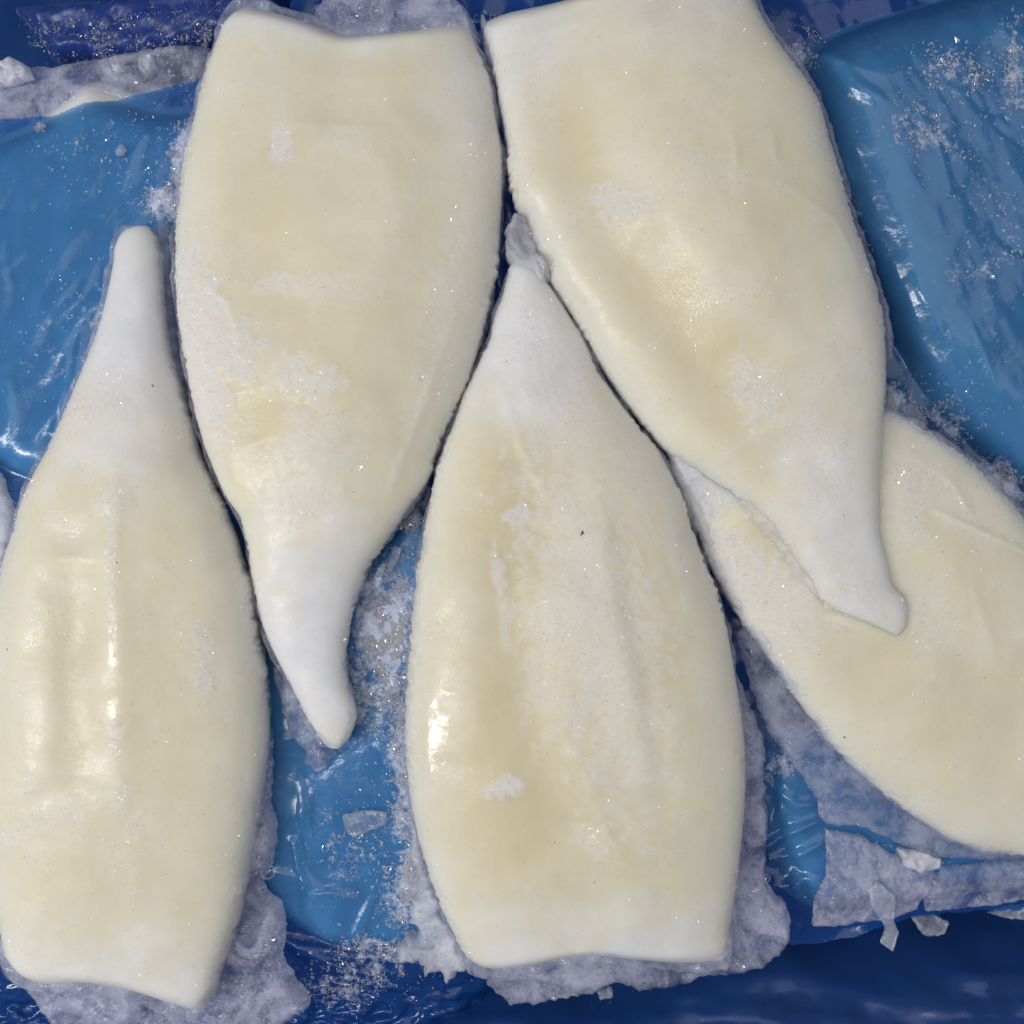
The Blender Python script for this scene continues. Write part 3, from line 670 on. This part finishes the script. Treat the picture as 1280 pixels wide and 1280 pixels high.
glaze(sq_e, [(832,560),(850,560),(880,590),(930,640),(915,665),(880,650),(862,625),(846,598)], 0.006, 0.0075, 8, M_FROST, seed=20, amp=2.5, wl=10)
glaze(sq_e, [(940,618),(995,655),(1022,690),(1045,725),(1075,750),(1110,765),(1140,785),(1136,797),(1108,794),(1058,780),(1014,757),(988,718),(955,672),(926,636)], 0.0128, 0.0062, 16, M_RIME, seed=21, amp=6.0, wl=20, rough=0.14, nwl=18)
glaze(sq_d, [(600,30),(606,24),(625,70),(632,120),(640,180),(632,190),(618,120),(606,70)], 0.004, 0.006, 5, M_CLEAR, seed=22, amp=1.5)
glaze(sq_d, [(940,-10),(968,45),(1000,85),(1026,130),(1044,190),(1062,245),(1050,250),(1026,180),(1004,120),(960,60),(925,10)], 0.002, 0.007, 7, M_CLEAR, seed=23, amp=1.6)
glaze(sq_d, [(1050,235),(1075,290),(1096,350),(1110,400),(1112,450),(1102,440),(1088,360),(1060,290)], 0.002, 0.006, 6, M_CLEAR, seed=24, amp=2)
glaze(low_l, [(-120,190),(-40,118),(0,104),(40,92),(80,88),(120,80),(150,76),(200,66),(240,62),(262,68),(268,95),(240,130),(60,190),(-60,220)], -0.020, 0.0105, 14, M_GLAZE, seed=25, amp=2)

# air bubbles caught in the clear ice
def bubble(parent, px, py, z, r):
    nl, ns = 14, 20
    th = np.linspace(0.0, np.pi, nl); p = np.linspace(0, 2 * np.pi, ns, endpoint=False)
    V = np.array([(np.sin(a) * np.cos(b), np.sin(a) * np.sin(b), np.cos(a)) for a in th for b in p]) * r * K
    V += np.array([float(wx(px, z)), float(wy(py, z)), z])
    F = [(i * ns + j, (i + 1) * ns + j, (i + 1) * ns + (j + 1) % ns, i * ns + (j + 1) % ns) for i in range(nl - 1) for j in range(ns)]
    return mesh_obj('air_bubble', V, F, M_BUB, parent)
def bubble_mat():
    m, nt, out = new_mat('bubble_skin'); L = nt.links
    tr = N(nt, 'ShaderNodeBsdfTransparent'); di = N(nt, 'ShaderNodeBsdfDiffuse'); di.inputs[0].default_value = (0.82, 0.85, 0.97, 1)
    gl = N(nt, 'ShaderNodeBsdfGlossy'); gl.inputs['Roughness'].default_value = 0.05
    lw = N(nt, 'ShaderNodeLayerWeight'); lw.inputs['Blend'].default_value = 0.25
    a = N(nt, 'ShaderNodeMixShader'); L.new(ramp(nt, lw.outputs['Facing'], 0.05, 0.8, 0.0, 0.5), a.inputs[0]); L.new(tr.outputs[0], a.inputs[1]); L.new(di.outputs[0], a.inputs[2])
    b = N(nt, 'ShaderNodeMixShader'); b.inputs[0].default_value = 0.06; L.new(a.outputs[0], b.inputs[1]); L.new(gl.outputs[0], b.inputs[2])
    L.new(b.outputs[0], out.inputs[0]); return m
M_BUB = bubble_mat()
for x, y, r in ((474,14,12),(453,10,9),(430,16,8),(440,28,7),(462,28,6),(418,8,6),(405,20,5),(487,30,5),(500,16,4),(452,-6,8),(444,12,4),(463,0,5),(482,2,5),(468,29,4),(424,30,4),(412,26,4),(496,26,3),(510,8,5),(520,20,3),(436,4,4),(398,10,4)):
    bubble(sq_b, x, y, 0.010, r)
for x, y, r in ((945,1112,12),(938,1130,6),(958,1098,5)):
    bubble(sq_c, x, y, 0.006, r)
for x, y, r in ((335,1090,9),(327,1110,6)):
    bubble(sq_a, x, y, 0.007, r)

# ------------------------------------------------------------------ ice sheets and chips lying on the film
def ice_thing(name, label, cat, poly, zb, th, r, mat, amp=1.5, wl=12, seed=1, step=2.0, rough=0.3, group=None):
    o = slab(name, jag(poly, amp, wl, seed, None, True), step, zb, th, r, mat, None, rough, 14, seed, under=0.0004)
    return tag(o, label, cat, group)
def on_film(dz=0.0006):
    return lambda x, y: film_h(x, y) + dz
ice_thing('ice_sheet', 'grey cloudy ice sheet at the lower right below the white tube', 'ice sheet',
  [(1030,1035),(1075,1042),(1120,1070),(1155,1085),(1168,1080),(1165,1110),(1150,1140),(1120,1150),(1060,1160),(1018,1162),(1020,1120),(1032,1090)], on_film(), 0.003, 7, M_GLAZE, seed=61)
ice_thing('ice_sheet', 'bluish ice sheet at the right edge below the squid, beside a cracked grey sheet', 'ice sheet',
  [(1175,1082),(1220,1078),(1300,1072),(1400,1070),(1400,1130),(1300,1124),(1230,1136),(1160,1142),(1156,1120)], on_film(), 0.0032, 8, M_BLUEICE, seed=62)
ice_thing('ice_chip', 'pointed clear ice shard standing over the edge of the film at lower right', 'ice chip',
  [(1095,1100),(1118,1118),(1120,1130),(1117,1150),(1124,1165),(1116,1190),(1100,1178),(1106,1158),(1088,1132),(1086,1112)], 0.000, 0.0012, 3, M_CHIP, 0.6, 9, 63, 1.6)
CHIPS = [
 ('slender bright ice chip on the blue film beside the hanging white tail', [(492,682),(503,683),(499,700),(490,716),(482,718),(484,700)], 0),
 ('triangular ice chip below the slender one on the blue film', [(456,756),(474,742),(486,754),(470,760),(455,764)], 0),
 ('blocky ice chip on the light blue film left of the central tube', [(428,1018),(455,1012),(483,1014),(484,1030),(462,1040),(440,1046),(430,1034)], 0),
 ('jagged glassy ice chip under the tip of the hanging white tail', [(384,934),(400,938),(410,958),(398,966),(380,952)], 0),
 ('milky ice chip wedged in the dark notch beside the right-hand tube', [(1120,512),(1138,502),(1156,522),(1160,532),(1140,528)], 0),
 ('small white ice chip on the film below its top left edge', [(40,158),(52,152),(60,158),(48,168)], 0),
 ('small rounded ice chip on the film between the left edge and the second tube', [(145,188),(152,178),(159,188),(154,196),(146,195)], 0),
 ('round pale ice dot on the film near the second tube', [(206,190),(213,188),(218,194),(212,198)], 0),
 ('flat broken ice flake below the open end of the central tube', [(745,1238),(765,1232),(766,1246),(750,1250)], 0),
 ('brownish thin ice flake hanging at the film edge on the lower right', [(1138,1146),(1165,1142),(1186,1152),(1180,1168),(1155,1170)], 0),
 ('ice flake at the film edge touching the right border', [(1232,1140),(1262,1130),(1300,1130),(1300,1150),(1260,1148)], 0),
 ('white ice crust lump on the bare tube edge at top left', [(176,72),(192,68),(196,88),(184,98),(176,90)], 1),
 ('small white ice lump on the bare tube edge beside the crust', [(140,82),(154,78),(158,90),(146,93)], 1),
 ('pale ice lump sitting in the upper left corner by the border', [(-10,84),(18,74),(36,84),(44,100),(20,108),(-20,112)], 1),
 ('frost-white ice chunk on top of the grey ice sheet at lower right', [(1120,1060),(1150,1062),(1176,1072),(1174,1085),(1150,1092),(1130,1082)], 2),
]
for k, (lb, poly, mode) in enumerate(CHIPS):
    zb = on_film(0.0008) if mode == 0 else (-0.007 if mode == 1 else on_film(0.0035))
    if k in (8, 9, 10): zb = -0.010
    ice_thing('ice_chip', lb, 'ice chip', poly, zb, 0.0022 if mode != 1 else 0.004, 4, M_CHIP if mode == 0 else M_FROST, 1.2, 7, 70 + k, 1.5, 0.5)

# frosted fold of the liner at the top left
def fold_h(px, py):
    d, t = line_d(px, py, [(20,30),(120,42),(220,38),(330,20)])
    return -0.030 + 0.016 * np.exp(-(d / 30) ** 2) + 0.0012 * fbm(px / 16, py / 12, 81, 4, 0.65)
fold = slab('frosted_fold', jag([(25,18),(90,12),(160,6),(240,-10),(340,-40),(360,40),(300,60),(262,66),(230,72),(180,84),(120,86),(70,78),(55,50)], 3, 14, 82), 2.4, -0.030, 0.012, 20, M_FOLD, None, 0.14, 30, 83, 0.003)
tag(fold, 'dark blue fold of plastic crusted with frost crystals at the top left', 'plastic fold')
P, d, F = grid_in(np.array([(35,25),(160,12),(320,-20),(330,40),(230,68),(120,80),(70,70)], float), 3)

# ------------------------------------------------------------------ loose frost crumbs
def scatter(spec, zf, seed):
    rg = np.random.default_rng(seed); out = []
    for cx, cy, rx, ry, rot, n in spec:
        a = rg.normal(0, 0.5, (n * 3, 2)); th = math.radians(rot)
        x = cx + a[:, 0] * rx * math.cos(th) - a[:, 1] * ry * math.sin(th)
        y = cy + a[:, 0] * rx * math.sin(th) + a[:, 1] * ry * math.cos(th)
        keep = fbm(x / 24, y / 24, seed, 3, 0.7) > 0.05
        x, y = x[keep][:n], y[keep][:n]
        z = zf(x, y)
        out.append(np.c_[wx(x, 0), wy(y, 0), z])
    return np.vstack(out)
o = crystals('frost_crumbs', scatter([(a, b, c, d, e, int(n * 1.5)) for a, b, c, d, e, n in FROST_FINE], lambda x, y: film_h(x, y) + 0.0003, 91), 0.00034, M_GRAIN, None, 0.6, 9)
tag(o, 'fine white frost crumbs scattered over the blue film between the tubes', 'frost')
FROST_BIG = [(490,850,36,120,8,130),(500,1090,40,80,0,110),(1190,95,60,30,10,80),(1262,90,30,70,0,70),(225,210,16,70,10,40),(130,200,120,60,0,26),(1220,260,80,120,0,50),(440,1040,50,60,0,24),(470,1215,60,30,0,40),(60,420,70,120,0,20),(1200,520,60,40,40,26),(1120,1100,50,30,0,24)]
o = crystals('ice_crumbs', scatter([(a, b, c, d, e, int(n * 1.6)) for a, b, c, d, e, n in FROST_BIG], lambda x, y: film_h(x, y) + 0.0005, 92), 0.0005, M_GRAIN, None, 0.5, 10)
tag(o, 'coarser clear ice crumbs lying among the frost on the blue film', 'ice crumbs')
P = np.repeat(P, 9, 0) + RNG.normal(0, 9, (9 * len(P), 2))
gz = np.exp(-((P[:, 1] - 46 + 0.05 * (P[:, 0] - 180)) / 26) ** 2) * sstep(-0.25, 0.6, fbm(P[:, 0] / 30, P[:, 1] / 18, 84, 3))
Q = np.c_[wx(P[:, 0] + RNG.normal(0, 2.5, len(P)), -0.02), wy(P[:, 1] + RNG.normal(0, 2.5, len(P)), -0.02), -0.0195 + 0.003 * RNG.random(len(P))][RNG.random(len(P)) < gz]
crystals('frost_crust', Q[::2], 0.00032, M_GRAIN, fold, 0.9, 12)
crystals('frost_crust', Q[1::2], 0.00036, M_SPARK, fold, 0.9, 13)
